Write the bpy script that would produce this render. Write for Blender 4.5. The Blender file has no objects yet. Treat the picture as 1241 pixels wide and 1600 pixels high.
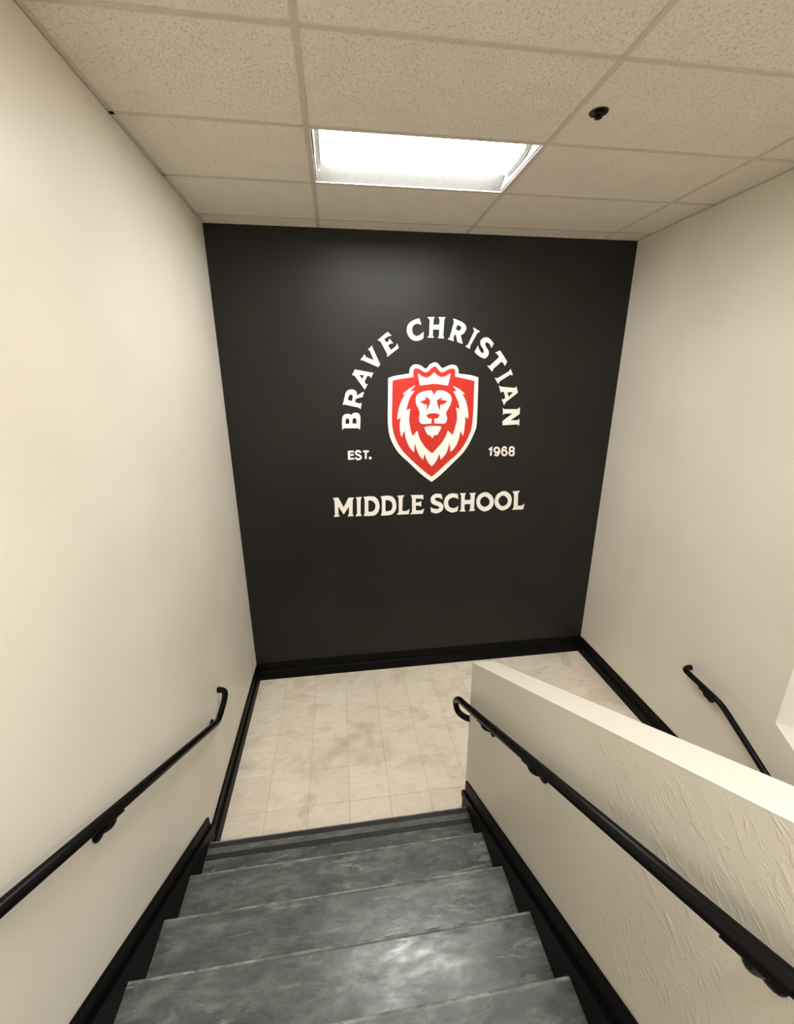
import bpy, bmesh, math, random
from mathutils import Vector, Matrix

random.seed(4)
scene = bpy.context.scene
COL = scene.collection

# ------------------------------------------------------------------ camera
cam_data = bpy.data.cameras.new('camera')
cam_data.sensor_fit = 'VERTICAL'
cam_data.sensor_height = 24.0
cam_data.sensor_width = 24.0 * 1241 / 1600
cam_data.lens = 24.0 * 658.469 / 1600
cam_data.clip_start = 0.02
cam = bpy.data.objects.new('camera', cam_data)
COL.objects.link(cam)
RIGHT = Vector((0.99060899, -0.13666012, -0.00422263))
DOWN = Vector((-0.04478834, -0.29516785, -0.95439507))
FWD = Vector((0.12918136, 0.94562146, -0.2985167))
M4 = Matrix.Identity(4)
for r in range(3):
    M4[r][0] = RIGHT[r]; M4[r][1] = -DOWN[r]; M4[r][2] = -FWD[r]
M4.translation = Vector((-0.27901, -3.91330, 3.02450))
cam.matrix_world = M4
scene.camera = cam

# ------------------------------------------------------------------ world, exposure
LENS_STRENGTH = 34.0          # fluorescent lens over the landing
FILL_STRENGTH = 40.0          # unseen fittings behind the viewer, added as fill
world = bpy.data.worlds.new('world')
scene.world = world
world.use_nodes = True
world.node_tree.nodes['Background'].inputs[0].default_value = (0.9, 0.85, 0.75, 1)
world.node_tree.nodes['Background'].inputs[1].default_value = 0.02
vs = scene.view_settings
vs.view_transform = 'Standard'
vs.look = 'None'
vs.gamma = 1.0
vs.exposure = 0.37
vs.use_curve_mapping = False
scene.cycles.max_bounces = 8
scene.cycles.diffuse_bounces = 6
scene.cycles.glossy_bounces = 3
scene.cycles.caustics_reflective = False
scene.cycles.adaptive_threshold = 0.03

# ------------------------------------------------------------------ dimensions (metres)
XL, XR = -1.241, 2.4026           # side walls
ZC = 4.182                        # ceiling over the landing
YB = -7.0                         # rear wall on the upper level
GX, GY = -0.3658, -0.1877         # ceiling grid origin
TW, TD = 1.2192, 0.6096           # ceiling tile 4 x 2 ft
FT = 0.3048                       # floor tile 12 in
FX, FY = -1.2346, 0.0184
XK, KT = 0.51, 0.136              # knee wall left face, thickness
KEND = -1.70
RISE, RUN = 0.1765, 0.304
Y1, Z1 = -1.797, 0.180            # first nosing
NSTEP = 10
def nose(y): return Z1 - (y - Y1) * RISE / RUN     # height of the nosing line at y

# ------------------------------------------------------------------ helpers
def link(o, parent=None):
    COL.objects.link(o)
    if parent is not None: o.parent = parent
    return o
def tag(o, label=None, cat=None, group=None, kind=None):
    if label: o['label'] = label
    if cat: o['category'] = cat
    if group: o['group'] = group
    if kind: o['kind'] = kind
    return o
def mesh_obj(name, me, mat, parent=None, smooth=False):
    o = bpy.data.objects.new(name, me)
    if mat is not None and len(me.materials) == 0: me.materials.append(mat)
    if smooth:
        for p in me.polygons: p.use_smooth = True
    return link(o, parent)
def empty(name, loc=(0, 0, 0), parent=None):
    o = bpy.data.objects.new(name, None)
    o.empty_display_size = 0.1
    o.location = loc
    return link(o, parent)
def bm_obj(name, bm, mat, parent=None, smooth=False):
    me = bpy.data.meshes.new(name)
    bmesh.ops.recalc_face_normals(bm, faces=bm.faces[:])
    bm.to_mesh(me); bm.free()
    return mesh_obj(name, me, mat, parent, smooth)
def add_box(bm, x0, x1, y0, y1, z0, z1, bevel=0.0, seg=1):
    r = bmesh.ops.create_cube(bm, size=1.0)
    for v in r['verts']:
        v.co = Vector(((x0 + x1) / 2 + v.co.x * (x1 - x0), (y0 + y1) / 2 + v.co.y * (y1 - y0), (z0 + z1) / 2 + v.co.z * (z1 - z0)))
    if bevel > 0:
        es = list({e for v in r['verts'] for e in v.link_edges})
        bmesh.ops.bevel(bm, geom=es, offset=bevel, segments=seg, affect='EDGES', profile=0.5)
def box_obj(name, x0, x1, y0, y1, z0, z1, mat, parent=None, bevel=0.0, seg=1):
    bm = bmesh.new(); add_box(bm, x0, x1, y0, y1, z0, z1, bevel, seg)
    return bm_obj(name, bm, mat, parent)
def add_prism(bm, prof, a0, a1, axes):
    """closed profile [(p,q)] swept from a0 to a1; axes maps (p,q,a) to xyz"""
    n = len(prof)
    A = [bm.verts.new(axes(p, q, a0)) for p, q in prof]
    B = [bm.verts.new(axes(p, q, a1)) for p, q in prof]
    bm.faces.new(A); bm.faces.new(B[::-1])
    for i in range(n):
        bm.faces.new((A[i], B[i], B[(i + 1) % n], A[(i + 1) % n]))
YZ = lambda p, q, a: (a, p, q)       # profile in y,z swept along x
XZ = lambda p, q, a: (p, a, q)       # profile in x,z swept along y
YX = lambda p, q, a: (q, p, a)
def add_lathe(bm, prof, mtx, n=20):
    """profile [(r, h)] turned round the local z axis of mtx"""
    rings = []
    for r, h in prof:
        if r < 1e-6: rings.append([bm.verts.new(mtx @ Vector((0, 0, h)))])
        else: rings.append([bm.verts.new(mtx @ Vector((r * math.cos(2 * math.pi * k / n), r * math.sin(2 * math.pi * k / n), h))) for k in range(n)])
    for a, b in zip(rings, rings[1:]):
        for k in range(n):
            k2 = (k + 1) % n
            if len(a) == 1 and len(b) == 1: continue
            if len(a) == 1: bm.faces.new((a[0], b[k], b[k2]))
            elif len(b) == 1: bm.faces.new((a[k], b[0], a[k2]))
            else: bm.faces.new((a[k], b[k], b[k2], a[k2]))
def add_tube(bm, pts, rad, n=14, cap=True):
    pts = [Vector(p) for p in pts]
    rad = rad if isinstance(rad, (list, tuple)) else [rad] * len(pts)
    up = None; rings = []
    for i, p in enumerate(pts):
        t = ((pts[i + 1] if i + 1 < len(pts) else p) - (pts[i - 1] if i else p)).normalized()
        if up is None:
            up = Vector((0, 0, 1)) if abs(t.z) < 0.9 else Vector((1, 0, 0))
        u = (up - t * up.dot(t)).normalized(); w = t.cross(u); up = u
        rings.append([bm.verts.new(p + (u * math.cos(2 * math.pi * k / n) + w * math.sin(2 * math.pi * k / n)) * rad[i]) for k in range(n)])
    for a, b in zip(rings, rings[1:]):
        for k in range(n): bm.faces.new((a[k], a[(k + 1) % n], b[(k + 1) % n], b[k]))
    if cap:
        bm.faces.new(rings[0][::-1]); bm.faces.new(rings[-1])
def round_path(pts, radius, seg=8):
    """polyline with its inner corners rounded off"""
    pts = [Vector(p) for p in pts]
    out = [pts[0]]
    for i in range(1, len(pts) - 1):
        a, b, c = pts[i - 1], pts[i], pts[i + 1]
        r = min(radius, (0.95 if i == 1 else 0.48) * (a - b).length, (0.95 if i == len(pts) - 2 else 0.48) * (c - b).length)
        p0 = b + (a - b).normalized() * r; p1 = b + (c - b).normalized() * r
        for k in range(seg + 1):
            t = k / seg
            out.append(p0 * (1 - t) ** 2 + b * 2 * t * (1 - t) + p1 * t * t)
    out.append(pts[-1])
    return out
def parse(s):
    out = []
    for tok in s.split():
        a, b = tok.rstrip('~').split(',')
        out.append((float(a), float(b), tok.endswith('~')))
    return out
def smooth_path(P, closed=True, sub=5):
    """points flagged smooth are joined by Catmull-Rom curves, the others stay corners"""
    n = len(P); out = []
    V = [Vector((p[0], p[1])) for p in P]
    def tang(i):
        if not P[i][2]: return None
        if not closed and (i == 0 or i == n - 1): return None
        return (V[(i + 1) % n] - V[i - 1]) * 0.5
    for i in range(n if closed else n - 1):
        j = (i + 1) % n
        a, b = V[i], V[j]
        ta, tb = tang(i), tang(j)
        if ta is None and tb is None:
            out.append(a); continue
        L = (b - a).length
        if ta is None: ta = (b - a) * 1.5 - tb * 0.5
        if tb is None: tb = (b - a) * 1.5 - ta * 0.5
        if ta.length > 1.2 * L: ta = ta.normalized() * 1.2 * L
        if tb.length > 1.2 * L: tb = tb.normalized() * 1.2 * L
        for k in range(sub):
            t = k / sub; t2 = t * t; t3 = t2 * t
            out.append(a * (2 * t3 - 3 * t2 + 1) + ta * (t3 - 2 * t2 + t) + b * (-2 * t3 + 3 * t2) + tb * (t3 - t2))
    if not closed: out.append(V[-1])
    return out
def filled(name, loops, thick, mat_fn=None):
    """flat shape with holes, 'thick' deep, as a mesh in its own x,y plane (z from 0 to thick)"""
    cu = bpy.data.curves.new(name, 'CURVE')
    cu.dimensions = '2D'; cu.fill_mode = 'BOTH'; cu.extrude = thick / 2
    for L in loops:
        sp = cu.splines.new('POLY'); sp.points.add(len(L) - 1)
        for q, p in zip(sp.points, L): q.co = (p[0], p[1], 0, 1)
        sp.use_cyclic_u = True
    o = bpy.data.objects.new(name, cu); COL.objects.link(o)
    dg = bpy.context.evaluated_depsgraph_get()
    me = bpy.data.meshes.new_from_object(o.evaluated_get(dg))
    bpy.data.objects.remove(o); bpy.data.curves.remove(cu)
    me.materials.clear(); me.name = name
    for v in me.vertices: v.co.z += thick / 2
    return me
def on_back_wall(me, y_off, origin):
    """x,y,z of a flat shape -> x, back wall depth, height, relative to origin"""
    for v in me.vertices:
        x, y, z = v.co
        v.co = (x - origin[0], -z - y_off - origin[1], y - origin[2])
    me.update()
    return me

# ------------------------------------------------------------------ materials
def new_mat(name):
    m = bpy.data.materials.new(name); m.use_nodes = True
    nt = m.node_tree
    return m, nt, nt.nodes['Principled BSDF'], nt.links
def node(nt, kind, **kw):
    n = nt.nodes.new(kind)
    for k, v in kw.items():
        if k.startswith('i_'): n.inputs[k[2:].replace('_', ' ')].default_value = v
        else: setattr(n, k, v)
    return n
def coords(nt, scale=(1, 1, 1), rot=(0, 0, 0), space='Object'):
    tc = node(nt, 'ShaderNodeTexCoord'); mp = node(nt, 'ShaderNodeMapping')
    mp.inputs['Scale'].default_value = scale; mp.inputs['Rotation'].default_value = rot
    nt.links.new(tc.outputs[space], mp.inputs[0])
    return mp.outputs[0]
def world_coords(nt, scale=(1, 1, 1), rot=(0, 0, 0)):
    g = node(nt, 'ShaderNodeNewGeometry'); mp = node(nt, 'ShaderNodeMapping')
    mp.inputs['Scale'].default_value = scale; mp.inputs['Rotation'].default_value = rot
    nt.links.new(g.outputs['Position'], mp.inputs[0])
    return mp.outputs[0]
def ramp(nt, fac, stops):
    r = node(nt, 'ShaderNodeValToRGB')
    el = r.color_ramp.elements
    while len(el) < len(stops): el.new(0.5)
    for e, (p, c) in zip(el, stops):
        e.position = p; e.color = (*c, 1) if len(c) == 3 else c
    nt.links.new(fac, r.inputs[0])
    return r.outputs[0]
def bump(nt, height, strength, dist, normal=None):
    b = node(nt, 'ShaderNodeBump'); b.inputs['Strength'].default_value = strength; b.inputs['Distance'].default_value = dist
    nt.links.new(height, b.inputs['Height'])
    if normal is not None: nt.links.new(normal, b.inputs['Normal'])
    return b.outputs[0]
def noise(nt, vec, scale, detail=3, rough=0.5, dist=0.0):
    n = node(nt, 'ShaderNodeTexNoise')
    n.inputs['Scale'].default_value = scale; n.inputs['Detail'].default_value = detail
    n.inputs['Roughness'].default_value = rough; n.inputs['Distortion'].default_value = dist
    nt.links.new(vec, n.inputs['Vector'])
    return n.outputs['Fac']
def math_node(nt, op, a, b):
    n = node(nt, 'ShaderNodeMath', operation=op)
    for i, v in enumerate((a, b)):
        if isinstance(v, (int, float)): n.inputs[i].default_value = v
        else: nt.links.new(v, n.inputs[i])
    return n.outputs[0]

def paint(name, col, rough, peel=0.25, trowel=0.0, var=0.03):
    m, nt, b, L = new_mat(name)
    w = world_coords(nt)
    c0 = tuple(max(0, c * (1 - var)) for c in col); c1 = tuple(c * (1 + var) for c in col)
    L.new(ramp(nt, noise(nt, w, 1.7, 1), [(0.35, c0), (0.65, c1)]), b.inputs['Base Color'])
    b.inputs['Roughness'].default_value = rough
    nrm = None
    if peel > 0: nrm = bump(nt, noise(nt, w, 120, 1, 0.5), peel, 0.0012)
    if trowel > 0:
        mp = node(nt, 'ShaderNodeMapping'); mp.inputs['Scale'].default_value = (1, 1, 0.45)
        L.new(world_coords(nt, (1, 1, 1), (math.radians(52), 0, 0)), mp.inputs[0]); ws = mp.outputs[0]
        patch = ramp(nt, noise(nt, w, 2.0, 2), [(0.40, (0.06, 0.06, 0.06)), (0.60, (1, 1, 1))])
        ridges = ramp(nt, noise(nt, ws, 34, 4, 0.6, 0.8), [(0.52, (0, 0, 0)), (0.70, (1, 1, 1))])
        nrm = bump(nt, math_node(nt, 'MULTIPLY', patch, ridges), trowel, 0.004, nrm)
    if nrm is not None: L.new(nrm, b.inputs['Normal'])
    return m
MAT = {}
MAT['wall'] = paint('cream_wall_paint', (0.76, 0.722, 0.645), 0.42, 0.22, 0.0)
MAT['knee'] = paint('trowelled_knee_wall_paint', (0.76, 0.722, 0.645), 0.40, 0.25, 0.6)
MAT['cap'] = paint('pale_cap_paint', (0.70, 0.665, 0.60), 0.55, 0.1, 0.0, 0.015)
MAT['reveal'] = paint('brightened_reveal_paint', (0.88, 0.86, 0.82), 0.5, 0.1, 0.0, 0.015)  # whiter than the wall paint, lifted to brighten the recess
MAT['black_wall'] = paint('black_wall_paint', (0.0112, 0.0105, 0.0094), 0.50, 0.10, 0.0, 0.12)
MAT['black_wall'].node_tree.nodes['Principled BSDF'].inputs['Specular IOR Level'].default_value = 0.32
MAT['black_trim'] = paint('black_gloss_trim', (0.0028, 0.0026, 0.0024), 0.50, 0.03, 0.0, 0.1)
MAT['black_trim'].node_tree.nodes['Principled BSDF'].inputs['Specular IOR Level'].default_value = 0.10
MAT['white_letter'] = paint('white_letter', (0.93, 0.90, 0.86), 0.5, 0.0, 0.0, 0.01)
MAT['red'] = paint('red_shield', (0.60, 0.018, 0.012), 0.5, 0.0, 0.0, 0.02)

def flat(name, col, rough, metal=0.0):
    m, nt, b, L = new_mat(name)
    w = world_coords(nt)
    L.new(ramp(nt, noise(nt, w, 35, 3), [(0.3, tuple(c * 0.94 for c in col)), (0.7, tuple(min(1, c * 1.05) for c in col))]), b.inputs['Base Color'])
    b.inputs['Roughness'].default_value = rough; b.inputs['Metallic'].default_value = metal
    return m
MAT['rail'] = flat('black_powder_coat', (0.0028, 0.0025, 0.0022), 0.34)
MAT['rail'].node_tree.nodes['Principled BSDF'].inputs['Specular IOR Level'].default_value = 0.14
MAT['grid'] = flat('beige_grid_metal', (0.60, 0.555, 0.485), 0.5)
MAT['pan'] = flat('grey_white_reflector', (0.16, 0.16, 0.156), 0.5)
MAT['enamel'] = flat('white_enamel', (0.86, 0.85, 0.82), 0.35)
MAT['clip'] = flat('frosted_end_bracket', (0.30, 0.285, 0.26), 0.4)
MAT['bronze'] = flat('dark_bronze', (0.020, 0.014, 0.012), 0.3, 0.6)
MAT['strip'] = flat('dark_grip_strip', (0.020, 0.022, 0.022), 0.4)

def ceiling_tile_mat():
    m, nt, b, L = new_mat('fissured_ceiling_tile')
    w = world_coords(nt)
    ws = world_coords(nt, (1.0, 0.7, 1.0), (0, 0, 0.3))
    f1 = noise(nt, ws, 108, 3, 0.55, 0.5)
    pit = ramp(nt, f1, [(0.33, (0, 0, 0)), (0.47, (1, 1, 1))])
    fine = noise(nt, w, 210, 2, 0.5)
    base = ramp(nt, noise(nt, w, 6, 2), [(0.3, (0.78, 0.73, 0.645)), (0.7, (0.82, 0.77, 0.68))])
    mx = node(nt, 'ShaderNodeMix', data_type='RGBA', blend_type='MULTIPLY')
    mx.inputs[0].default_value = 1.0
    L.new(base, mx.inputs[6])
    L.new(ramp(nt, f1, [(0.31, (0.76, 0.745, 0.715)), (0.43, (1, 1, 1))]), mx.inputs[7])
    L.new(mx.outputs[2], b.inputs['Base Color'])
    b.inputs['Roughness'].default_value = 0.9
    h = math_node(nt, 'ADD', math_node(nt, 'MULTIPLY', pit, 0.8), math_node(nt, 'MULTIPLY', fine, 0.5))
    L.new(bump(nt, h, 0.7, 0.004), b.inputs['Normal'])
    return m
MAT['ceil_tile'] = ceiling_tile_mat()

def vinyl_tile_mat():
    m, nt, b, L = new_mat('beige_vinyl_tile')
    w = world_coords(nt)
    oi = node(nt, 'ShaderNodeObjectInfo')
    streak = noise(nt, world_coords(nt, (1, 2.2, 1), (0, 0, 0.6)), 9, 4, 0.6, 0.6)
    c = ramp(nt, streak, [(0.32, (0.81, 0.725, 0.615)), (0.50, (0.86, 0.785, 0.675)), (0.70, (0.89, 0.82, 0.715))])
    # scuffs and grime with shapes of their own
    gr = ramp(nt, noise(nt, world_coords(nt, (1, 1.5, 1), (0, 0, -0.7)), 2.6, 5, 0.62, 0.9), [(0.51, (1, 1, 1)), (0.64, (0.86, 0.835, 0.785)), (0.80, (0.66, 0.62, 0.56))])
    spot = ramp(nt, noise(nt, w, 24, 4, 0.6), [(0.69, (1, 1, 1)), (0.76, (0.62, 0.57, 0.5))])
    per = ramp(nt, oi.outputs['Random'], [(0.0, (0.95, 0.94, 0.93)), (1.0, (1.03, 1.03, 1.03))])
    out = c
    for f in (gr, spot, per):
        mx = node(nt, 'ShaderNodeMix', data_type='RGBA', blend_type='MULTIPLY'); mx.inputs[0].default_value = 1.0
        L.new(out, mx.inputs[6]); L.new(f, mx.inputs[7]); out = mx.outputs[2]
    L.new(out, b.inputs['Base Color'])
    b.inputs['Roughness'].default_value = 0.42
    L.new(bump(nt, noise(nt, w, 14, 2), 0.05, 0.003), b.inputs['Normal'])
    return m
MAT['vinyl'] = vinyl_tile_mat()
MAT['joint'] = flat('brown_tile_joint', (0.25, 0.20, 0.15), 0.8)

def tread_mat():
    m, nt, b, L = new_mat('marbled_grey_rubber')
    w = world_coords(nt)
    oi = node(nt, 'ShaderNodeObjectInfo')
    cx = node(nt, 'ShaderNodeVectorMath', operation='SCALE')
    comb = node(nt, 'ShaderNodeCombineXYZ'); L.new(oi.outputs['Random'], comb.inputs[0]); L.new(oi.outputs['Random'], comb.inputs[1])
    L.new(comb.outputs[0], cx.inputs[0]); cx.inputs['Scale'].default_value = 13.0
    def shifted(vec):
        a = node(nt, 'ShaderNodeVectorMath', operation='ADD'); L.new(vec, a.inputs[0]); L.new(cx.outputs[0], a.inputs[1]); return a.outputs[0]
    ws = shifted(world_coords(nt, (1.0, 2.4, 1.0), (0, 0, 0.14)))
    cloud = noise(nt, ws, 4.6, 7, 0.76, 0.3)
    c = ramp(nt, cloud, [(0.30, (0.038, 0.047, 0.048)), (0.50, (0.094, 0.108, 0.105)), (0.70, (0.205, 0.218, 0.205))])
    # pale streaks drawn out along the tread
    vein = noise(nt, shifted(world_coords(nt, (0.8, 4.6, 1.0), (0, 0, 0.22))), 4.4, 7, 0.74, 1.1)
    v = ramp(nt, vein, [(0.555, (0, 0, 0)), (0.60, (1, 1, 1)), (0.66, (0.3, 0.3, 0.3))])
    mask = ramp(nt, noise(nt, ws, 2.0, 4, 0.6), [(0.44, (0, 0, 0)), (0.62, (0.8, 0.8, 0.8))])
    fac = math_node(nt, 'MULTIPLY', v, mask)
    mx = node(nt, 'ShaderNodeMix', data_type='RGBA', blend_type='MIX')
    L.new(fac, mx.inputs[0]); L.new(c, mx.inputs[6]); mx.inputs[7].default_value = (0.34, 0.35, 0.31, 1)
    # painted highlight line and wear along the nosing edge (local y runs from the edge backwards)
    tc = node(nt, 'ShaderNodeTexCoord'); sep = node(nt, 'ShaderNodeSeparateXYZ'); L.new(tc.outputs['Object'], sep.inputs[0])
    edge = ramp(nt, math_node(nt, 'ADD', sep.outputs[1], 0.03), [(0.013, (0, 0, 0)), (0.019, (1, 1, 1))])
    glint_wear = ramp(nt, noise(nt, shifted(world_coords(nt, (1, 1, 1))), 14, 5, 0.7), [(0.42, (0.18, 0.18, 0.18)), (0.64, (0.9, 0.9, 0.9))])
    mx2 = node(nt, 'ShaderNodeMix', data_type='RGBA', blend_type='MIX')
    L.new(math_node(nt, 'MULTIPLY', edge, glint_wear), mx2.inputs[0]); L.new(mx.outputs[2], mx2.inputs[6]); mx2.inputs[7].default_value = (0.42, 0.43, 0.39, 1)
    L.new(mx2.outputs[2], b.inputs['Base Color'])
    L.new(ramp(nt, noise(nt, ws, 7, 5, 0.65), [(0.3, (0.20, 0.20, 0.20)), (0.7, (0.42, 0.42, 0.42))]), b.inputs['Roughness'])
    L.new(bump(nt, noise(nt, w, 45, 4, 0.6), 0.25, 0.002), b.inputs['Normal'])
    return m
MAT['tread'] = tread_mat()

def glow(name, strength):
    m = bpy.data.materials.new(name); m.use_nodes = True
    nt = m.node_tree
    nt.nodes.remove(nt.nodes['Principled BSDF'])
    e = nt.nodes.new('ShaderNodeEmission')
    e.inputs[0].default_value = (1.0, 0.978, 0.922, 1); e.inputs[1].default_value = strength
    nt.links.new(e.outputs[0], nt.nodes['Material Output'].inputs[0])
    return m
MAT['lens'] = glow('lit_fluorescent_lens', LENS_STRENGTH)
MAT['lens_fill'] = glow('lit_fill_lens', FILL_STRENGTH)

# ------------------------------------------------------------------ lettering outlines, metres on the back wall (x, height); ~ marks a rounded point
ARCH_LETTERS = [
    ('B', ["-0.244,2.593 -0.231,2.610 -0.096,2.608 -0.083,2.593 -0.076,2.702~ -0.081,2.727~ -0.097,2.742~ -0.124,2.746~ -0.146,2.738~ -0.157,2.723 -0.169,2.733~ -0.191,2.737~ -0.219,2.731~ -0.235,2.714~ -0.241,2.687~ -0.244,2.653~", "-0.212,2.649 -0.210,2.681~ -0.194,2.699~ -0.178,2.682~ -0.179,2.648", "-0.148,2.650 -0.147,2.684~ -0.130,2.701~ -0.113,2.684~ -0.115,2.649"]),
    ('R', ["-0.231,2.812 -0.219,2.820 -0.086,2.790 -0.073,2.776 -0.060,2.833 -0.080,2.826 -0.117,2.836 -0.117,2.864 -0.082,2.877 -0.053,2.880 -0.036,2.926 -0.055,2.922 -0.106,2.892 -0.102,2.915~ -0.111,2.935~ -0.138,2.948~ -0.169,2.945~ -0.194,2.929~ -0.205,2.902~", "-0.183,2.857 -0.175,2.889~ -0.157,2.905~ -0.138,2.892~ -0.141,2.872~ -0.145,2.848"]),
    ('A', ["-0.139,3.067 -0.112,3.116 0.028,3.090 0.050,3.088 0.026,3.042 0.018,3.061 -0.007,3.061 -0.030,3.013 -0.020,2.991 -0.002,2.994 -0.030,2.944 -0.045,2.966 -0.118,3.066", "-0.076,3.072 -0.034,3.067 -0.049,3.034"]),
    ('V', ["0.006,3.279 0.043,3.312 0.050,3.289 0.111,3.157 0.093,3.135 -0.042,3.192 -0.061,3.194 -0.024,3.241 -0.014,3.219 0.056,3.192 0.022,3.271"]),
    ('E', ["0.092,3.357 0.180,3.423 0.215,3.390 0.200,3.391~ 0.182,3.386~ 0.148,3.362 0.169,3.336 0.190,3.350 0.196,3.369 0.228,3.330 0.209,3.331 0.182,3.314 0.206,3.277 0.248,3.304~ 0.261,3.332 0.276,3.293 0.174,3.219 0.174,3.245 0.118,3.345"]),
    ('C', ["0.457,3.534 0.476,3.480 0.463,3.487~ 0.435,3.490~ 0.406,3.476~ 0.393,3.442~ 0.405,3.406~ 0.436,3.391~ 0.471,3.406~ 0.496,3.427 0.495,3.377 0.468,3.359~ 0.420,3.353~ 0.375,3.376~ 0.349,3.426~ 0.357,3.478~ 0.388,3.509~ 0.425,3.525~"]),
    ('H', ["0.529,3.544 0.592,3.545 0.582,3.526 0.580,3.484 0.635,3.485 0.638,3.526 0.625,3.545 0.688,3.546 0.677,3.524 0.672,3.398 0.681,3.374 0.624,3.376 0.636,3.397 0.636,3.446 0.579,3.447 0.577,3.397 0.590,3.380 0.532,3.380 0.546,3.400 0.549,3.522"]),
    ('R', ["0.757,3.536 0.838,3.508~ 0.874,3.478~ 0.875,3.442~ 0.856,3.416~ 0.829,3.401 0.851,3.330 0.803,3.346 0.788,3.403 0.774,3.407 0.764,3.374 0.769,3.352 0.713,3.369 0.732,3.382 0.766,3.509", "0.795,3.485 0.823,3.477~ 0.833,3.461~ 0.819,3.438~ 0.783,3.448"]),
    ('I', ["0.942,3.466 1.006,3.433 0.981,3.420 0.922,3.316 0.919,3.289 0.877,3.310 0.901,3.325 0.953,3.435"]),
    ('S', ["1.139,3.333 1.119,3.297 1.111,3.317~ 1.093,3.337~ 1.070,3.345~ 1.060,3.330~ 1.070,3.305~ 1.093,3.274~ 1.095,3.241~ 1.067,3.210~ 1.025,3.220~ 0.986,3.244~ 0.967,3.267 0.994,3.318 1.002,3.294~ 1.023,3.263~ 1.044,3.254~ 1.051,3.268~ 1.040,3.294~ 1.018,3.324~ 1.017,3.361~ 1.049,3.385~ 1.083,3.383~ 1.118,3.358~"]),
    ('T', ["1.158,3.259 1.203,3.277 1.277,3.182 1.257,3.143 1.247,3.162~ 1.225,3.183 1.151,3.121 1.140,3.095 1.090,3.148 1.116,3.147 1.197,3.220 1.180,3.244~"]),
    ('I', ["1.314,3.119 1.342,3.064 1.309,3.066 1.215,3.009 1.206,2.986 1.169,3.042 1.196,3.038 1.302,3.098"]),
    ('A', ["1.384,2.964 1.403,2.909 1.291,2.824 1.276,2.794 1.250,2.852 1.273,2.849 1.284,2.865 1.268,2.912 1.254,2.921 1.236,2.909 1.214,2.971 1.240,2.962 1.372,2.951", "1.298,2.912 1.357,2.914 1.317,2.870"]),
    ('N', ["1.268,2.772 1.280,2.759 1.411,2.758 1.435,2.774 1.437,2.713 1.350,2.656 1.420,2.653 1.438,2.666 1.441,2.603 1.425,2.615 1.274,2.610 1.272,2.648 1.365,2.718 1.289,2.719 1.273,2.706"]),
]
MIDDLE_LETTERS = [
    ('M', ["-0.360,1.958 -0.310,1.960 -0.261,1.862 -0.212,1.955 -0.161,1.955 -0.173,1.930 -0.179,1.794 -0.169,1.770 -0.229,1.768 -0.214,1.791 -0.211,1.868 -0.264,1.791 -0.312,1.872 -0.314,1.796 -0.302,1.771 -0.359,1.770 -0.348,1.794 -0.346,1.933"]),
    ('I', ["-0.143,1.956 -0.084,1.956 -0.096,1.935 -0.102,1.794 -0.092,1.767 -0.152,1.766 -0.136,1.792 -0.133,1.932"]),
    ('D', ["-0.069,1.956 0.023,1.958~ 0.065,1.928~ 0.084,1.871~ 0.075,1.814~ 0.047,1.775~ 0.011,1.764~ -0.072,1.766 -0.062,1.792 -0.058,1.929", "-0.024,1.920 0.011,1.916~ 0.038,1.889~ 0.045,1.856~ 0.032,1.820~ 0.005,1.805~ -0.026,1.806"]),
    ('D', ["0.095,1.955 0.186,1.957~ 0.229,1.929~ 0.248,1.871~ 0.242,1.815~ 0.212,1.775~ 0.176,1.763~ 0.094,1.762 0.106,1.788 0.108,1.926", "0.143,1.917 0.174,1.914~ 0.204,1.890~ 0.210,1.849~ 0.197,1.813~ 0.169,1.802~ 0.141,1.803"]),
    ('L', ["0.259,1.956 0.330,1.957 0.311,1.933 0.307,1.799 0.347,1.797~ 0.381,1.815 0.371,1.763 0.254,1.763 0.272,1.789 0.272,1.927"]),
    ('E', ["0.390,1.956 0.515,1.953 0.515,1.905 0.494,1.916~ 0.440,1.920 0.441,1.879 0.466,1.878 0.496,1.892 0.495,1.836 0.467,1.847 0.441,1.848 0.442,1.797 0.491,1.796~ 0.525,1.814 0.512,1.761 0.387,1.762 0.405,1.786 0.404,1.926"]),
]
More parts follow.
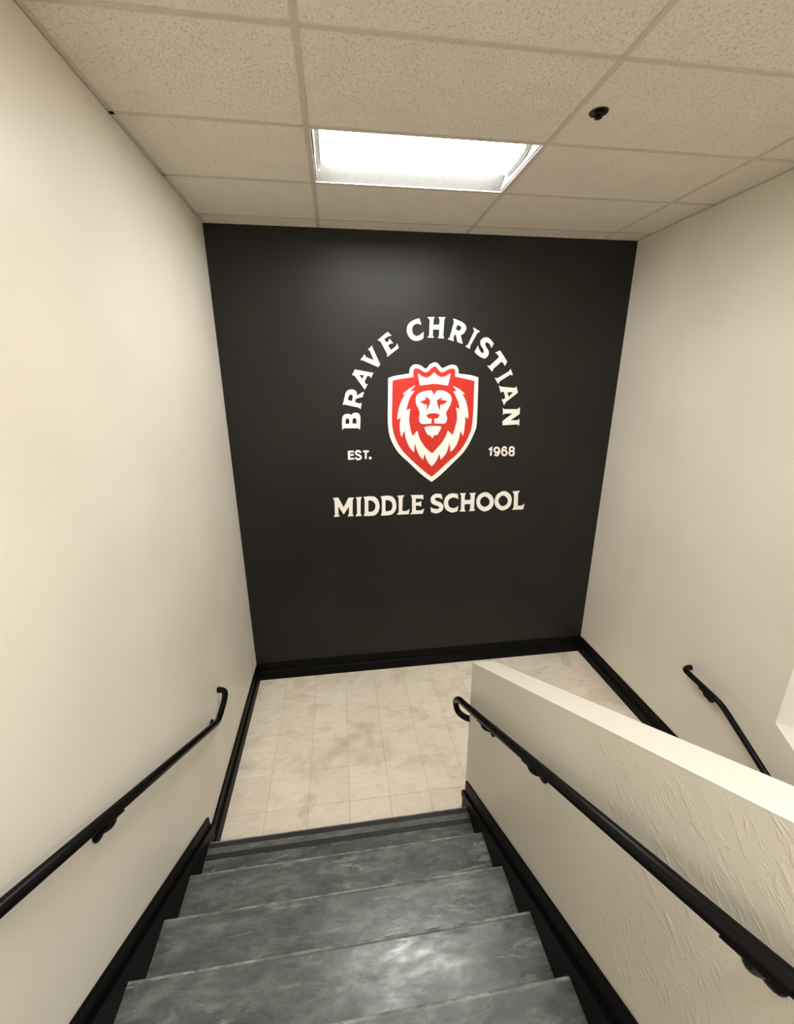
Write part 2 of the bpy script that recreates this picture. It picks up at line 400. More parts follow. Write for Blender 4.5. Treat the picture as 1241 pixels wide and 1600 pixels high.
SCHOOL_LETTERS = [
    ('S', ["0.699,1.950 0.709,1.897 0.683,1.915~ 0.650,1.921~ 0.631,1.909~ 0.647,1.888~ 0.693,1.866~ 0.719,1.831~ 0.708,1.784~ 0.658,1.759~ 0.620,1.765~ 0.595,1.777 0.591,1.828 0.615,1.810~ 0.653,1.802~ 0.678,1.811~ 0.669,1.831~ 0.623,1.850~ 0.593,1.879~ 0.596,1.929~ 0.633,1.957~ 0.670,1.958~"]),
    ('C', ["0.862,1.948 0.869,1.893 0.847,1.908~ 0.813,1.915~ 0.776,1.897~ 0.766,1.859~ 0.783,1.819~ 0.821,1.803~ 0.855,1.812~ 0.873,1.824 0.865,1.773 0.844,1.765~ 0.802,1.761~ 0.746,1.796~ 0.724,1.861~ 0.746,1.927~ 0.795,1.955~"]),
    ('H', ["0.883,1.954 0.944,1.955 0.934,1.928 0.935,1.881 0.996,1.883 0.994,1.930 0.980,1.953 1.046,1.953 1.036,1.928 1.035,1.795 1.047,1.767 0.985,1.765 0.996,1.793 0.996,1.840 0.936,1.841 0.936,1.791 0.951,1.764 0.888,1.766 0.901,1.788 0.898,1.930"]),
    ('O', ["1.145,1.956~ 1.207,1.925~ 1.238,1.860~ 1.220,1.791~ 1.149,1.755~ 1.082,1.793~ 1.057,1.859~ 1.079,1.927~", "1.144,1.911~ 1.181,1.888~ 1.197,1.853~ 1.183,1.815~ 1.143,1.802~ 1.108,1.825~ 1.094,1.862~ 1.110,1.899~"]),
    ('O', ["1.339,1.959~ 1.402,1.926~ 1.426,1.865~ 1.408,1.791~ 1.336,1.757~ 1.270,1.795~ 1.247,1.859~ 1.272,1.927~", "1.335,1.914~ 1.370,1.891~ 1.388,1.856~ 1.374,1.815~ 1.333,1.801~ 1.299,1.827~ 1.285,1.866~ 1.304,1.903~"]),
    ('L', ["1.428,1.952 1.504,1.956 1.489,1.927 1.495,1.799 1.540,1.799~ 1.567,1.817 1.555,1.758 1.441,1.759 1.455,1.785 1.447,1.924"]),
]
EST_SOLID = [
    ('E', ["-0.202,2.404 -0.148,2.405 -0.146,2.388 -0.181,2.388 -0.182,2.374 -0.147,2.374 -0.147,2.358 -0.181,2.357 -0.181,2.337 -0.147,2.337 -0.146,2.321 -0.202,2.320"]),
    ('.', ["0.018,2.330~ 0.015,2.323~ 0.009,2.318~ 0.001,2.318~ -0.006,2.323~ -0.008,2.331~ -0.006,2.338~ 0.001,2.343~ 0.009,2.343~ 0.016,2.338~"]),
]
EST_STROKES = [
    ('S', [('o', "-0.084,2.382 -0.094,2.396~ -0.109,2.401~ -0.125,2.393~ -0.127,2.379~ -0.116,2.367~ -0.095,2.358~ -0.083,2.345~ -0.089,2.328~ -0.109,2.322~ -0.124,2.328~ -0.133,2.342")]),
    ('T', [('o', "-0.061,2.395 -0.007,2.394"), ('o', "-0.035,2.394 -0.038,2.324")]),
]
YEAR_STROKES = [
    ('1', [('o', "1.155,2.380 1.178,2.395 1.177,2.321")]),
    ('9', [('c', "1.258,2.373~ 1.254,2.359~ 1.243,2.350~ 1.228,2.350~ 1.216,2.360~ 1.210,2.374~ 1.214,2.389~ 1.225,2.397~ 1.240,2.397~ 1.252,2.388~"), ('o', "1.258,2.372 1.259,2.350~ 1.251,2.328~ 1.235,2.321~ 1.216,2.333")]),
    ('6', [('c', "1.337,2.345~ 1.333,2.330~ 1.322,2.321~ 1.307,2.322~ 1.295,2.331~ 1.289,2.346~ 1.292,2.361~ 1.304,2.369~ 1.319,2.369~ 1.331,2.360~"), ('o', "1.289,2.345 1.288,2.369~ 1.296,2.393~ 1.312,2.401~ 1.331,2.384")]),
    ('8', [('c', "1.407,2.378~ 1.404,2.366~ 1.394,2.358~ 1.381,2.359~ 1.370,2.367~ 1.365,2.379~ 1.368,2.392~ 1.378,2.399~ 1.391,2.399~ 1.402,2.391~"), ('c', "1.411,2.339~ 1.407,2.326~ 1.396,2.318~ 1.381,2.319~ 1.369,2.327~ 1.363,2.340~ 1.366,2.353~ 1.378,2.361~ 1.393,2.360~ 1.405,2.352~")]),
]
EMBLEM = {
    'shield': ["0.181,3.042 0.236,3.060~ 0.373,3.081 0.373,3.108~ 0.385,3.137~ 0.410,3.155~ 0.440,3.158~ 0.478,3.146~ 0.500,3.130~ 0.521,3.123~ 0.538,3.135~ 0.560,3.160~ 0.600,3.175~ 0.630,3.165~ 0.653,3.141~ 0.675,3.127~ 0.699,3.135~ 0.737,3.151~ 0.771,3.155~ 0.802,3.144~ 0.819,3.116~ 0.823,3.079 0.933,3.066~ 1.011,3.045 1.014,2.922~ 1.018,2.736~ 1.016,2.601~ 0.999,2.547~ 0.970,2.478~ 0.932,2.408~ 0.886,2.346~ 0.807,2.268~ 0.688,2.154~ 0.594,2.082 0.482,2.169~ 0.369,2.279~ 0.282,2.362~ 0.232,2.433~ 0.198,2.507~ 0.181,2.575~ 0.174,2.662~ 0.174,2.729~ 0.178,2.893~"],
    'field': ["0.219,3.019 0.291,3.035~ 0.408,3.050 0.408,3.102~ 0.416,3.120~ 0.441,3.125~ 0.471,3.113~ 0.501,3.095~ 0.520,3.091~ 0.542,3.099~ 0.572,3.127~ 0.602,3.141~ 0.624,3.127~ 0.647,3.100~ 0.666,3.090~ 0.689,3.095~ 0.719,3.112~ 0.749,3.121~ 0.776,3.121~ 0.790,3.107~ 0.791,3.054 0.880,3.035~ 0.977,3.015 0.975,2.886~ 0.978,2.737~ 0.968,2.587~ 0.940,2.506~ 0.899,2.425~ 0.829,2.339~ 0.746,2.269~ 0.667,2.195~ 0.593,2.133 0.531,2.180~ 0.429,2.271~ 0.330,2.369~ 0.279,2.436~ 0.240,2.513~ 0.217,2.597~ 0.212,2.672~ 0.213,2.784~ 0.216,2.893~"],
    'crown': ["0.446,3.079 0.460,3.078~ 0.486,3.057~ 0.521,3.046~ 0.551,3.053~ 0.573,3.069~ 0.598,3.091 0.625,3.067~ 0.660,3.051~ 0.694,3.054~ 0.720,3.067~ 0.750,3.083 0.741,3.033~ 0.727,2.977 0.720,2.976 0.646,2.987~ 0.589,2.991~ 0.556,2.988~ 0.469,2.977 0.457,3.027~"],
    'face': ["0.598,2.895 0.588,2.918 0.576,2.933 0.553,2.935~ 0.507,2.928~ 0.462,2.912~ 0.437,2.887~ 0.430,2.854~ 0.436,2.814~ 0.456,2.773~ 0.469,2.740~ 0.466,2.707~ 0.464,2.679~ 0.469,2.655~ 0.486,2.639~ 0.523,2.636~ 0.580,2.640 0.583,2.685 0.558,2.685~ 0.538,2.702~ 0.534,2.715~ 0.553,2.726~ 0.592,2.732~ 0.633,2.728~ 0.654,2.718~ 0.652,2.700~ 0.634,2.685~ 0.607,2.684 0.608,2.640 0.691,2.635~ 0.714,2.641~ 0.727,2.667~ 0.728,2.695~ 0.718,2.725~ 0.727,2.755~ 0.752,2.799~ 0.766,2.844~ 0.761,2.880~ 0.745,2.902~ 0.706,2.925~ 0.667,2.934~ 0.626,2.933 0.615,2.918", "0.510,2.875 0.543,2.870~ 0.562,2.849~ 0.563,2.820~ 0.548,2.783~ 0.527,2.743 0.535,2.784~ 0.534,2.813 0.513,2.811~ 0.493,2.823~ 0.466,2.837 0.497,2.846~ 0.526,2.855", "0.688,2.874 0.657,2.863~ 0.630,2.849~ 0.629,2.830~ 0.637,2.801~ 0.661,2.750 0.660,2.782~ 0.662,2.808 0.688,2.811~ 0.705,2.820~ 0.727,2.835 0.708,2.844~ 0.665,2.849"],
    'chin': ["0.514,2.605 0.547,2.614~ 0.602,2.616~ 0.644,2.614~ 0.676,2.607 0.663,2.573~ 0.636,2.528 0.616,2.537 0.593,2.502 0.568,2.535 0.559,2.525 0.532,2.561~"],
    'mane': ["0.427,2.979 0.367,2.949~ 0.306,2.902 0.333,2.902 0.302,2.852~ 0.278,2.790~ 0.263,2.721~ 0.262,2.678 0.293,2.698 0.283,2.626~ 0.287,2.569~ 0.302,2.518 0.312,2.550~ 0.331,2.578 0.335,2.530~ 0.357,2.461~ 0.385,2.410~ 0.419,2.376 0.422,2.421~ 0.427,2.467 0.440,2.412~ 0.468,2.349~ 0.507,2.299 0.512,2.332~ 0.525,2.355 0.532,2.324~ 0.557,2.275~ 0.590,2.237 0.624,2.269~ 0.647,2.312~ 0.661,2.352 0.671,2.328~ 0.678,2.296 0.723,2.346~ 0.746,2.401~ 0.756,2.459 0.765,2.420~ 0.773,2.370 0.818,2.419~ 0.848,2.488~ 0.862,2.570 0.874,2.542~ 0.889,2.519 0.898,2.576~ 0.904,2.664~ 0.899,2.696 0.930,2.677 0.932,2.719~ 0.916,2.794~ 0.896,2.850~ 0.864,2.900 0.890,2.898 0.837,2.944~ 0.772,2.973 0.810,2.928 0.779,2.924 0.817,2.858~ 0.835,2.813~ 0.846,2.767 0.810,2.782 0.822,2.720~ 0.823,2.663~ 0.814,2.624~ 0.800,2.563~ 0.785,2.529 0.738,2.574 0.718,2.515~ 0.680,2.453~ 0.633,2.400~ 0.593,2.359 0.527,2.418~ 0.486,2.477~ 0.462,2.528~ 0.450,2.578 0.405,2.527 0.388,2.575~ 0.376,2.632~ 0.370,2.681~ 0.372,2.708~ 0.381,2.776 0.344,2.762 0.359,2.822~ 0.382,2.880~ 0.422,2.932 0.378,2.927"],
}

# ------------------------------------------------------------------ room shell
def structure(o): return tag(o, kind='structure')
structure(box_obj('wall_left', XL - 0.12, XL, YB, 0.12, -0.3, ZC + 0.3, MAT['wall']))
structure(box_obj('wall_back', XL, XR, 0.0, 0.12, -0.3, ZC + 0.3, MAT['black_wall']))
structure(box_obj('wall_rear', XL, XR, YB - 0.12, YB, 1.5, ZC + 0.3, MAT['wall']))

# right wall with the bright recess that slopes with the lower flight
def right_wall():
    y_a, y_b = -2.097, -3.30
    sl = 0.60
    hole = [(y_a, 0.924), (y_a, 2.45), (y_b, 2.45), (y_b, 0.924 + sl * (y_b - y_a))]
    outer = [(0.12, -2.4), (0.12, ZC + 0.3), (YB, ZC + 0.3), (YB, -2.4)]
    me = filled('wall_right', [outer, hole], 0.0)
    bm = bmesh.new(); bm.from_mesh(me)
    for v in bm.verts: v.co = Vector((XR, v.co.x, v.co.y))
    D = 0.42
    F = [Vector((XR, y, z)) for y, z in hole]
    drop = [-0.15, 0, 0, -0.15]
    I = [Vector((XR + D, y, z + d)) for (y, z), d in zip(hole, drop)]
    vf = [bm.verts.new(p) for p in F]; vi = [bm.verts.new(p) for p in I]
    for i in range(4):
        j = (i + 1) % 4
        bm.faces.new((vf[i], vf[j], vi[j], vi[i])).material_index = 1
    bm.faces.new(vi).material_index = 1
    o = structure(bm_obj('wall_right', bm, MAT['wall']))
    o.data.materials.append(MAT['reveal'])
    return o
right_wall()

# landing floor: slab with a vinyl tile per square
def landing_floor():
    fl = structure(box_obj('floor', XL, XR, -1.80, 0.0, -0.25, -0.0045, MAT['joint']))
    gap = 0.0009
    cache = {}
    for i in range(0, 13):
        x0, x1 = FX + FT * (i - 1), FX + FT * i
        x0, x1 = max(x0, XL), min(x1, XR)
        if x1 - x0 < 0.012: continue
        for j in range(0, 8):
            y1, y0 = FY - FT * (j - 1), FY - FT * j
            y0, y1 = max(y0, -1.80), min(y1, 0.0)
            if y1 - y0 < 0.012: continue
            key = (round(x1 - x0, 3), round(y1 - y0, 3))
            if key not in cache:
                bm = bmesh.new()
                w, d = key[0] / 2 - gap, key[1] / 2 - gap
                add_box(bm, -w, w, -d, d, -0.004, 0.0)
                top = [e for e in bm.edges if all(abs(v.co.z) < 1e-6 for v in e.verts)]
                bmesh.ops.bevel(bm, geom=top, offset=0.0012, segments=1, affect='EDGES')
                me = bpy.data.meshes.new('tile'); bmesh.ops.recalc_face_normals(bm, faces=bm.faces[:]); bm.to_mesh(me); bm.free()
                me.materials.append(MAT['vinyl']); cache[key] = me
            o = bpy.data.objects.new('tile', cache[key]); link(o, fl)
            o.location = ((x0 + x1) / 2, (y0 + y1) / 2, 0.0)
landing_floor()

# upper level behind the viewer and the lower flight behind the knee wall
UPZ = Z1 + RISE * (NSTEP - 1)
UPY = Y1 - RUN * (NSTEP - 1)
structure(box_obj('floor_upper', XL, XR, YB, UPY, UPZ - 0.25, UPZ, MAT['vinyl']))
def lower_flight():
    bm = bmesh.new()
    prof = [(-1.80, -0.0045)]
    y, z = -1.80, -0.0045
    for k in range(9):
        z -= RISE; prof.append((y, z)); y -= RUN; prof.append((y, z))
    prof += [(y, z - 0.2), (-1.80, -0.25 - 0.0)]
    # underside follows the slope
    prof = prof[:-2] + [(y, z - 0.15), (-1.80, -0.40)]
    add_prism(bm, prof, XK + KT + 0.02, XR - 0.02, YZ)
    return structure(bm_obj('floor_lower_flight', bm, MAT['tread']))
lower_flight()
structure(box_obj('wall_lower_rear', XK + KT, XR, UPY - 0.1, UPY, -2.4, UPZ - 0.25, MAT['wall']))

# knee wall beside the stairs
CAP0, CAPS = 0.351, -0.5506
def capz(y): return CAP0 + CAPS * y
def knee_wall():
    bm = bmesh.new()
    add_prism(bm, [(KEND, -0.3), (KEND, capz(KEND) - 0.004), (UPY - 0.35, capz(UPY - 0.35) - 0.004), (UPY - 0.35, -2.4), (-2.2, -2.4)], XK, XK + KT, YZ)
    w = structure(bm_obj('wall_middle', bm, MAT['knee']))
    bm = bmesh.new()
    a, b = KEND, UPY - 0.35
    add_prism(bm, [(a, capz(a) - 0.004), (a, capz(a)), (b, capz(b)), (b, capz(b) - 0.004)], XK, XK + KT, YZ)
    c = bm_obj('cap', bm, MAT['cap'], w); c['label'] = 'smooth pale sloping top of the knee wall'
knee_wall()

# ------------------------------------------------------------------ black baseboards and stair skirts
BB_H, SH_H = 0.185, 0.098
def base_profile():
    return [(0, 0), (0, BB_H), (0.010, BB_H), (0.013, BB_H - 0.006), (0.013, SH_H + 0.004), (0.017, SH_H + 0.003), (0.026, SH_H - 0.004), (0.029, SH_H - 0.014), (0.029, 0)]
def baseboard(name, a0, a1, axes):
    bm = bmesh.new(); add_prism(bm, base_profile(), a0, a1, axes)
    return structure(bm_obj(name, bm, MAT['black_trim']))
baseboard('baseboard_back', XL, XR, lambda p, q, a: (a, -p, q))
baseboard('baseboard_left', -1.735, -0.029, lambda p, q, a: (XL + p, a, q))
baseboard('baseboard_right', -1.80, -0.029, lambda p, q, a: (XR - p, a, q))
def skirt(name, x, s, off):
    """sloping black skirt: tall flat board with a thicker moulding on its lower half"""
    bm = bmesh.new()
    yA, yB = -1.735, UPY
    low = 0.082
    top = [(yA, 0.0), (yA, nose(yA) + off), (yB, nose(yB) + off), (yB, nose(yB) - 0.25)]
    add_prism(bm, top, x, x + s * 0.013, YZ)
    yA2 = -1.705
    in_ = [(yA2, 0.0), (yA2, nose(yA2) + low), (yB, nose(yB) + low), (yB, nose(yB) - 0.25)]
    add_prism(bm, in_, x, x + s * 0.020, YZ)
    bead = [(yA2 - 0.004, nose(yA2) + low - 0.045), (yA2 - 0.004, nose(yA2) + low + 0.012), (yB, nose(yB) + low + 0.012), (yB, nose(yB) + low - 0.045)]
    add_prism(bm, bead, x, x + s * 0.030, YZ)
    bmesh.ops.bevel(bm, geom=[e for e in bm.edges if abs(e.verts[0].co.y - e.verts[1].co.y) > 0.5], offset=0.003, segments=2, affect='EDGES')
    return structure(bm_obj(name, bm, MAT['black_trim']))
skirt('trim_1', XL, 1, 0.168)
skirt('trim_2', XK, -1, 0.190)

# ------------------------------------------------------------------ stairs
def stairs():
    root = empty('staircase', (0, Y1, 0))
    tag(root, 'flight of marbled dark grey rubber stair treads descending to the beige landing', 'staircase')
    x0, x1 = XL + 0.0205, XK - 0.0205
    bm = bmesh.new()
    prof = [(-RUN - 0.030, -0.030), (-RUN - 0.030, 0.0), (-0.022, 0.0), (-0.012, -0.0013), (-0.005, -0.004), (-0.0012, -0.009), (0.0, -0.016), (0.0, -0.030), (-0.004, -0.034), (-0.012, -0.035), (-0.024, -0.030)]
    add_prism(bm, prof, x0, x1, YZ)
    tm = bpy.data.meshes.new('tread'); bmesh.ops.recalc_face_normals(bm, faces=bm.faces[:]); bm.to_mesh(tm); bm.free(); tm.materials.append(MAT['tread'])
    bm = bmesh.new(); add_box(bm, x0, x1, -0.050, -0.026, -RISE, -0.030)
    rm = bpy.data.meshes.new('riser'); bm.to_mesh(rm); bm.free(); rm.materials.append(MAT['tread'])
    for k in range(NSTEP - 1):
        t = bpy.data.objects.new('tread', tm); link(t, root); t.location = (0, -RUN * k, Z1 + RISE * k)
        r = bpy.data.objects.new('riser', rm); link(r, root); r.location = (0, -RUN * k, Z1 + RISE * k)
        if k == 0:
            for a, b in ((-0.016, -0.046), (-0.086, -0.120)):
                bm = bmesh.new(); add_box(bm, x0 + 0.002, x1 - 0.002, b, a, 0.0, 0.0016, 0.0006)
                g = bm_obj('grip_strip', bm, MAT['strip'], t)
                g['label'] = 'dark strip across the lowest tread'
    r = bpy.data.objects.new('riser', rm); link(r, root); r.location = (0, UPY - Y1, UPZ)
stairs()

# ------------------------------------------------------------------ handrails
RR = 0.0205
def handrail(label, path, brackets, wall_x, side, slope):
    """path: corner points of the tube; brackets: (y, rail z) ; side +1 when the wall lies at lower x"""
    base = Vector(path[0])
    root = empty('handrail', base)
    tag(root, label, 'handrail', 'black tube handrails')
    bm = bmesh.new()
    add_tube(bm, [p - base for p in round_path(path, 0.055, 8)], RR, 18)
    bm_obj('rail', bm, MAT['rail'], root, True)
    for y, z, sl in brackets:
        rx = wall_x + side * 0.07
        b = empty('bracket', Vector((wall_x, y, z - 0.085)) - base, root)
        bm = bmesh.new()
        R = Matrix.Rotation(side * math.pi / 2, 4, 'Y')
        add_lathe(bm, [(0, 0.001), (0.036, 0.001), (0.036, 0.007), (0.030, 0.012), (0.016, 0.016), (0, 0.016)], R, 24)
        bm_obj('wall_plate', bm, MAT['rail'], b, True)
        bm = bmesh.new()
        add_tube(bm, round_path([(side * 0.010, 0, 0), (side * 0.052, 0, 0.012), (side * 0.070, 0, 0.066)], 0.045, 6), [0.013] + [0.0125] * 6 + [0.012, 0.011], 14)
        bm_obj('arm', bm, MAT['rail'], b, True)
        bm = bmesh.new()
        add_box(bm, -0.014, 0.014, -0.045, 0.045, -0.004, 0.004, 0.003, 2)
        for v in bm.verts: v.co = Vector((side * 0.07 + v.co.x, v.co.y, 0.0625 + v.co.z + sl * v.co.y))
        bm_obj('saddle', bm, MAT['rail'], b)
    return root
# left wall rail
LX = XL + 0.07
def lz(y): return 0.829 - 0.587 * (y + 1.477)
handrail('black tube handrail on the left cream wall, returning to it above the landing',
         [(XL + 0.001, -1.200, 0.866), (LX - 0.012, -1.205, 0.864), (LX, -1.30, 0.848), (LX, -1.477, 0.832), (LX, UPY + 0.1, lz(UPY + 0.1))],
         [(-2.62, lz(-2.62), -0.587), (-1.42, 0.842, -0.1), (-3.9, lz(-3.9), -0.587)], XL, 1, -0.587)
# knee wall rail
CX = XK - 0.07
def cz(y): return 0.035 - 0.565 * y
handrail('black tube handrail running down the sloping knee wall, hooked at its lower end',
         [(XK + 0.012, KEND - 0.003, 0.838), (XK - 0.010, KEND + 0.030, 0.815), (CX + 0.010, KEND + 0.085, 0.830), (CX, KEND + 0.105, 0.905), (CX, KEND + 0.03, 0.985), (CX, KEND - 0.10, cz(KEND - 0.10)), (CX, UPY + 0.1, cz(UPY + 0.1))],
         [(-2.10, cz(-2.10), -0.565), (-2.65, cz(-2.65), -0.565), (-3.50, cz(-3.50), -0.565)], XK, -1, -0.565)
# right wall rail of the lower flight
RX = XR - 0.07
handrail('short black tube handrail bending down along the right wall beyond the knee wall',
         [(XR - 0.001, -1.44, 0.845), (RX, -1.44, 0.845), (RX, -1.80, 0.815), (RX, -3.6, 0.815 - 0.54 * 1.8)],
         [(-1.655, 0.825, 0.08), (-2.70, 0.815 - 0.54 * 0.9, 0.54)], XR, -1, 0.54)

# ------------------------------------------------------------------ lettering and shield on the black wall
def letters_of(root, data, thick, origin):
    for ch, loops in data:
        me = filled('letter', [smooth_path(parse(s)) for s in loops], thick)
        on_back_wall(me, 0.0005, origin)
        mesh_obj('letter', me, MAT['white_letter'], root)
def stroke_letter(root, strokes, width, thick, origin):
    bm = bmesh.new()
    for si, (kind, s) in enumerate(strokes):
        P = smooth_path(parse(s), kind == 'c', 6)
        n = len(P); closed = kind == 'c'
        Lf, Rt = [], []
        for i, p in enumerate(P):
            if closed: d = (P[(i + 1) % n] - P[i - 1]).normalized(); m = 1.0
            else:
                d0 = (p - P[i - 1]).normalized() if i else None
                d1 = (P[i + 1] - p).normalized() if i + 1 < n else None
                d = ((d0 or d1) + (d1 or d0)).normalized()
                m = 1.0 / max(0.5, d.dot(d1 or d0))
            nrm = Vector((-d.y, d.x)) * width / 2 * m
            Lf.append(p + nrm); Rt.append(p - nrm)
        y0, y1 = -0.0005, -0.0005 - thick - 0.0008 * si
        mk = lambda q, y: bm.verts.new((q.x - origin[0], y - origin[1], q.y - origin[2]))
        a = [mk(q, y1) for q in Lf]; b = [mk(q, y1) for q in Rt]
        c = [mk(q, y0) for q in Lf]; d_ = [mk(q, y0) for q in Rt]
        for i in range(n if closed else n - 1):
            j = (i + 1) % n
            bm.faces.new((a[i], a[j], b[j], b[i])); bm.faces.new((a[i], c[i], c[j], a[j])); bm.faces.new((b[i], b[j], d_[j], d_[i]))
        if not closed:
            bm.faces.new((a[0], b[0], d_[0], c[0])); bm.faces.new((a[-1], c[-1], d_[-1], b[-1]))
    bm_obj('letter', bm, MAT['white_letter'], root)
TH = 0.007
o = (0.56, 0.0, 2.55)
arch = tag(empty('arched_lettering', o), 'white serif letters BRAVE CHRISTIAN arching over the red shield', 'lettering')
letters_of(arch, ARCH_LETTERS, TH, o)
o = (0.1, 0.0, 1.76)
mid = tag(empty('word_lettering', o), 'white serif word MIDDLE on the black wall under the shield', 'lettering', 'white wall lettering')
letters_of(mid, MIDDLE_LETTERS, TH, o)
o = (1.05, 0.0, 1.76)
sch = tag(empty('word_lettering', o), 'white serif word SCHOOL on the black wall under the shield', 'lettering', 'white wall lettering')
letters_of(sch, SCHOOL_LETTERS, TH, o)
o = (-0.1, 0.0, 2.3)
est = tag(empty('small_lettering', o), 'small white sans letters EST. left of the red shield', 'lettering', 'small white lettering')
letters_of(est, EST_SOLID[:1], TH, o)
for ch, st in EST_STROKES: stroke_letter(est, st, 0.0178, TH, o)
letters_of(est, EST_SOLID[1:], TH, o)
o = (1.32, 0.0, 2.3)
yr = tag(empty('small_lettering', o), 'small white sans number 1968 right of the red shield', 'lettering', 'small white lettering')
for ch, st in YEAR_STROKES: stroke_letter(yr, st, 0.0168, TH, o)

o = (0.593, 0.0, 2.086)
sh = tag(empty('lion_shield', o), 'red and white shield with a crowned lion face on the black wall', 'emblem')
for nm, y_off, th, mt, lab in (('shield', 0.0005, 0.008, 'white_letter', 'white shield backing'), ('field', 0.0085, 0.0012, 'red', 'red field of the shield'),
                          ('crown', 0.0097, 0.0012, 'white_letter', 'white three pointed crown'), ('mane', 0.0097, 0.0012, 'white_letter', 'white jagged lion mane'),
                          ('face', 0.0097, 0.0012, 'white_letter', 'white lion face with red eyes'), ('chin', 0.0097, 0.0012, 'white_letter', 'white lion chin tuft')):
    me = filled(nm, [smooth_path(parse(s)) for s in EMBLEM[nm]], th)
    on_back_wall(me, y_off, o)
    q = mesh_obj(nm, me, MAT[mt], sh); q['label'] = lab

# ------------------------------------------------------------------ suspended ceiling
def ceiling():
    root = structure(box_obj('ceiling', XL, XR, YB, 0.0, ZC + 0.16, ZC + 0.28, MAT['enamel']))
    root['label'] = 'suspended ceiling of fissured beige tiles in a metal grid'
    xs = [XL, GX, GX + TW, GX + 2 * TW, XR]
    ys = [0.0]; y = GY
    while y > YB: ys.append(y); y -= TD
    ys.append(YB)
    hb = 0.012
    cache = {}
    for i in range(4):
        for j in range(len(ys) - 1):
            if (i, j) in LIGHTS: continue
            w, d = round(xs[i + 1] - xs[i], 4), round(ys[j] - ys[j + 1], 4)
            if (w, d) not in cache:
                bm = bmesh.new(); add_box(bm, -w / 2 + 0.003, w / 2 - 0.003, -d / 2 + 0.003, d / 2 - 0.003, 0.0, 0.016)
                me = bpy.data.meshes.new('ceiling_tile'); bm.to_mesh(me); bm.free(); me.materials.append(MAT['ceil_tile']); cache[(w, d)] = me
            t = bpy.data.objects.new('ceiling_tile', cache[(w, d)]); link(t, root)
            t.location = ((xs[i] + xs[i + 1]) / 2, (ys[j] + ys[j + 1]) / 2, ZC + 0.0035)
    def tee(name, x0, x1, y0, y1):
        bm = bmesh.new(); add_box(bm, x0, x1, y0, y1, ZC, ZC + 0.0032)
        if name == 'grid_tee':
            if x1 - x0 < y1 - y0: add_box(bm, (x0 + x1) / 2 - 0.001, (x0 + x1) / 2 + 0.001, y0, y1, ZC + 0.003, ZC + 0.035)
            else: add_box(bm, x0, x1, (y0 + y1) / 2 - 0.001, (y0 + y1) / 2 + 0.001, ZC + 0.003, ZC + 0.035)
        return bm_obj(name, bm, MAT['grid'], root)
    for x in xs[1:4]: tee('grid_tee', x - hb, x + hb, YB + 0.001, -0.001)
    for y in ys[1:-1]:
        for i in range(4):
            tee('grid_tee', xs[i] + (hb if i else 0.001), xs[i + 1] - (hb if i < 3 else 0.001), y - hb, y + hb)
    def angle(x0, x1, y0, y1, fl):
        bm = bmesh.new(); add_box(bm, x0, x1, y0, y1, ZC, ZC + 0.0032); add_box(bm, *fl, ZC, ZC + 0.022)
        return bm_obj('wall_angle', bm, MAT['grid'], root)
    angle(XL + 0.0005, XL + 0.022, YB, -0.001, (XL + 0.0005, XL + 0.002, YB, -0.001))
    angle(XR - 0.018, XR - 0.0005, YB, -0.001, (XR - 0.002, XR - 0.0005, YB, -0.001))
    angle(XL + 0.022, XR - 0.018, -0.014, -0.001, (XL + 0.022, XR - 0.018, -0.002, -0.001))
LIGHTS = ((1, 2), (1, 7), (2, 9))            # column, row of the ceiling grid
ceiling()

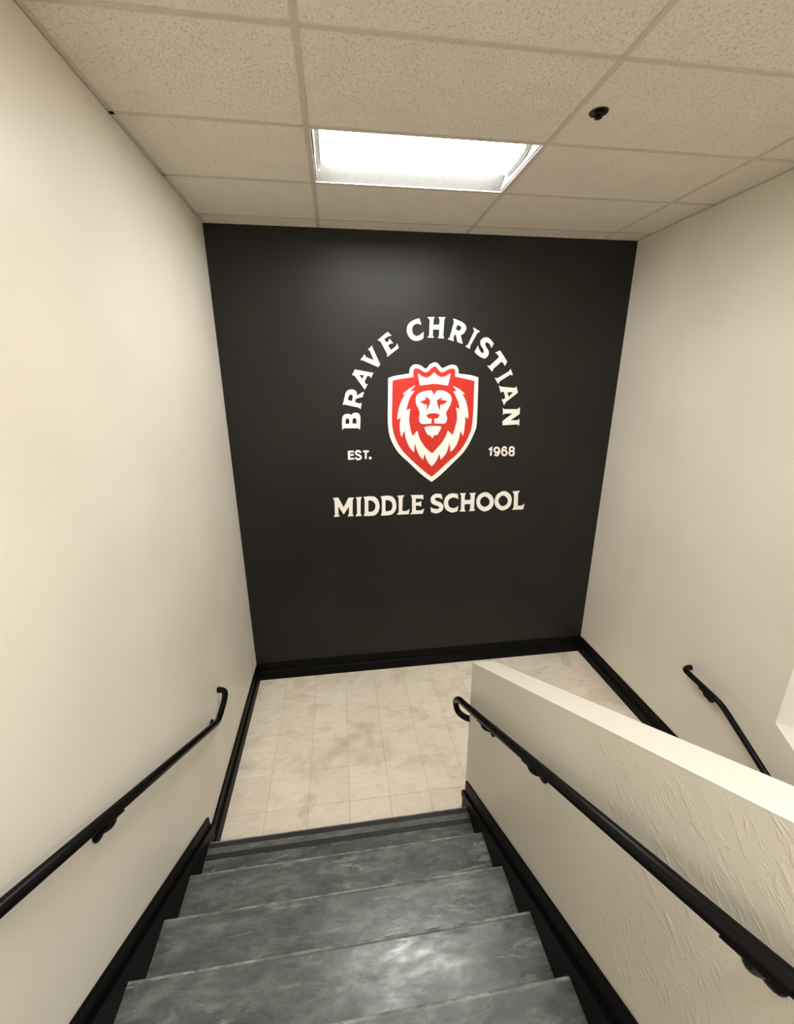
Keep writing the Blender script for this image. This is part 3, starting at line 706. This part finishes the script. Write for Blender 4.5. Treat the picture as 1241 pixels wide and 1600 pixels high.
# ------------------------------------------------------------------ recessed fluorescent fittings
def troffer(label, i, j, lens_mat):
    y1 = GY - TD * (j - 1); y0 = y1 - TD
    x0, x1 = GX + TW * (i - 1), GX + TW * i
    cx, cy = (x0 + x1) / 2, (y0 + y1) / 2
    root = empty('ceiling_light', (cx, cy, ZC))
    tag(root, label, 'ceiling light', 'recessed fluorescent lights')
    hw, hd = TW / 2 - 0.0125, TD / 2 - 0.0125
    dep = 0.095
    # pan: open-bottomed box with sloping long sides
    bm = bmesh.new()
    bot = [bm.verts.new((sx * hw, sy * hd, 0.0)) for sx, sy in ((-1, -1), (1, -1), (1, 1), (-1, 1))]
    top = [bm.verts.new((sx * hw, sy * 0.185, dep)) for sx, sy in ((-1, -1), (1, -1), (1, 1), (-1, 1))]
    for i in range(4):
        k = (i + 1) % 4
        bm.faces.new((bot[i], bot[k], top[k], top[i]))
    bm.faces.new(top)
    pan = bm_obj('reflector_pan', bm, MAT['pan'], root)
    for s in (-1, 1):
        bm = bmesh.new()
        add_prism(bm, [(-hd + 0.007, 0.005), (hd - 0.007, 0.005), (0.17, dep - 0.002), (-0.17, dep - 0.002)], s * (hw - 0.0145), s * (hw - 0.0130), YZ)
        bm_obj('end_plate', bm, MAT['enamel'], root)
    # rim lip of the pan
    bm = bmesh.new()
    add_box(bm, -hw, hw, hd - 0.006, hd, 0.0, 0.004); add_box(bm, -hw, hw, -hd, -hd + 0.006, 0.0, 0.004)
    add_box(bm, -hw, -hw + 0.006, -hd + 0.006, hd - 0.006, 0.0, 0.004); add_box(bm, hw - 0.006, hw, -hd + 0.006, hd - 0.006, 0.0, 0.004)
    bm_obj('rim', bm, MAT['enamel'], root)
    # bowed lens
    half = 0.168; lx = hw - 0.045; zb, zt = 0.030, 0.075
    prof = []
    for k in range(13):
        a = math.pi * k / 12
        prof.append((-half * math.cos(a), zt - (zt - zb) * math.sin(a) ** 0.45))
    bm = bmesh.new(); add_prism(bm, prof, -lx, lx, YZ)
    lens = bm_obj('lens', bm, lens_mat, root)
    lens['label'] = 'glowing bowed lens'
    for s in (-1, 1):
        bm = bmesh.new()
        pr = [(p[0] * 1.03, p[1] - 0.003) for p in prof]
        add_prism(bm, pr, s * (lx + 0.001), s * (lx + 0.026), YZ)
        e = bm_obj('end_bracket', bm, MAT['clip'], root)
        bm = bmesh.new()
        add_lathe(bm, [(0, 0), (0.007, 0), (0.007, 0.006), (0, 0.007)], Matrix.Translation((s * (lx + 0.014), half * 0.9, 0.012)) @ Matrix.Rotation(math.pi, 4, 'X'), 10)
        bm_obj('screw', bm, MAT['enamel'], e)
    return root
troffer('lit recessed fluorescent ceiling light above the landing with bowed white lens', *LIGHTS[0], MAT['lens'])
troffer('unseen recessed fill light added over the upper stairs, nearer the left wall', *LIGHTS[1], MAT['lens_fill'])  # unseen fitting added to fill the stairs with light
troffer('unseen recessed fill light added over the lower flight, nearer the right wall', *LIGHTS[2], MAT['lens_fill'])  # unseen fitting added to light the recess and knee wall

# ------------------------------------------------------------------ fire sprinkler
def sprinkler():
    o = (0.96, -1.69, ZC + 0.0035)
    root = tag(empty('fire_sprinkler', o), 'small dark recessed fire sprinkler in a ceiling tile right of the light', 'sprinkler')
    I = Matrix.Identity(4)
    bm = bmesh.new()
    add_lathe(bm, [(0.036, 0.0), (0.041, -0.0015), (0.041, -0.004), (0.037, -0.006), (0.032, -0.004), (0.029, -0.001), (0.0, -0.001)], I, 28)
    bm_obj('escutcheon', bm, MAT['bronze'], root, True)
    bm = bmesh.new()
    add_lathe(bm, [(0.0, -0.001), (0.013, -0.001), (0.013, -0.010), (0.008, -0.014), (0.0, -0.014)], I, 14)
    bm_obj('nozzle', bm, MAT['bronze'], root, True)
    bm = bmesh.new()
    for s in (-1, 1): add_tube(bm, [(s * 0.010, 0, -0.010), (s * 0.013, 0, -0.016), (s * 0.006, 0, -0.023)], 0.003, 8)
    bm_obj('frame_arm', bm, MAT['bronze'], root, True)
    bm = bmesh.new()
    add_lathe(bm, [(0.0, -0.021), (0.015, -0.021), (0.017, -0.024), (0.0, -0.026)], I, 16)
    bm_obj('deflector', bm, MAT['bronze'], root)
sprinkler()
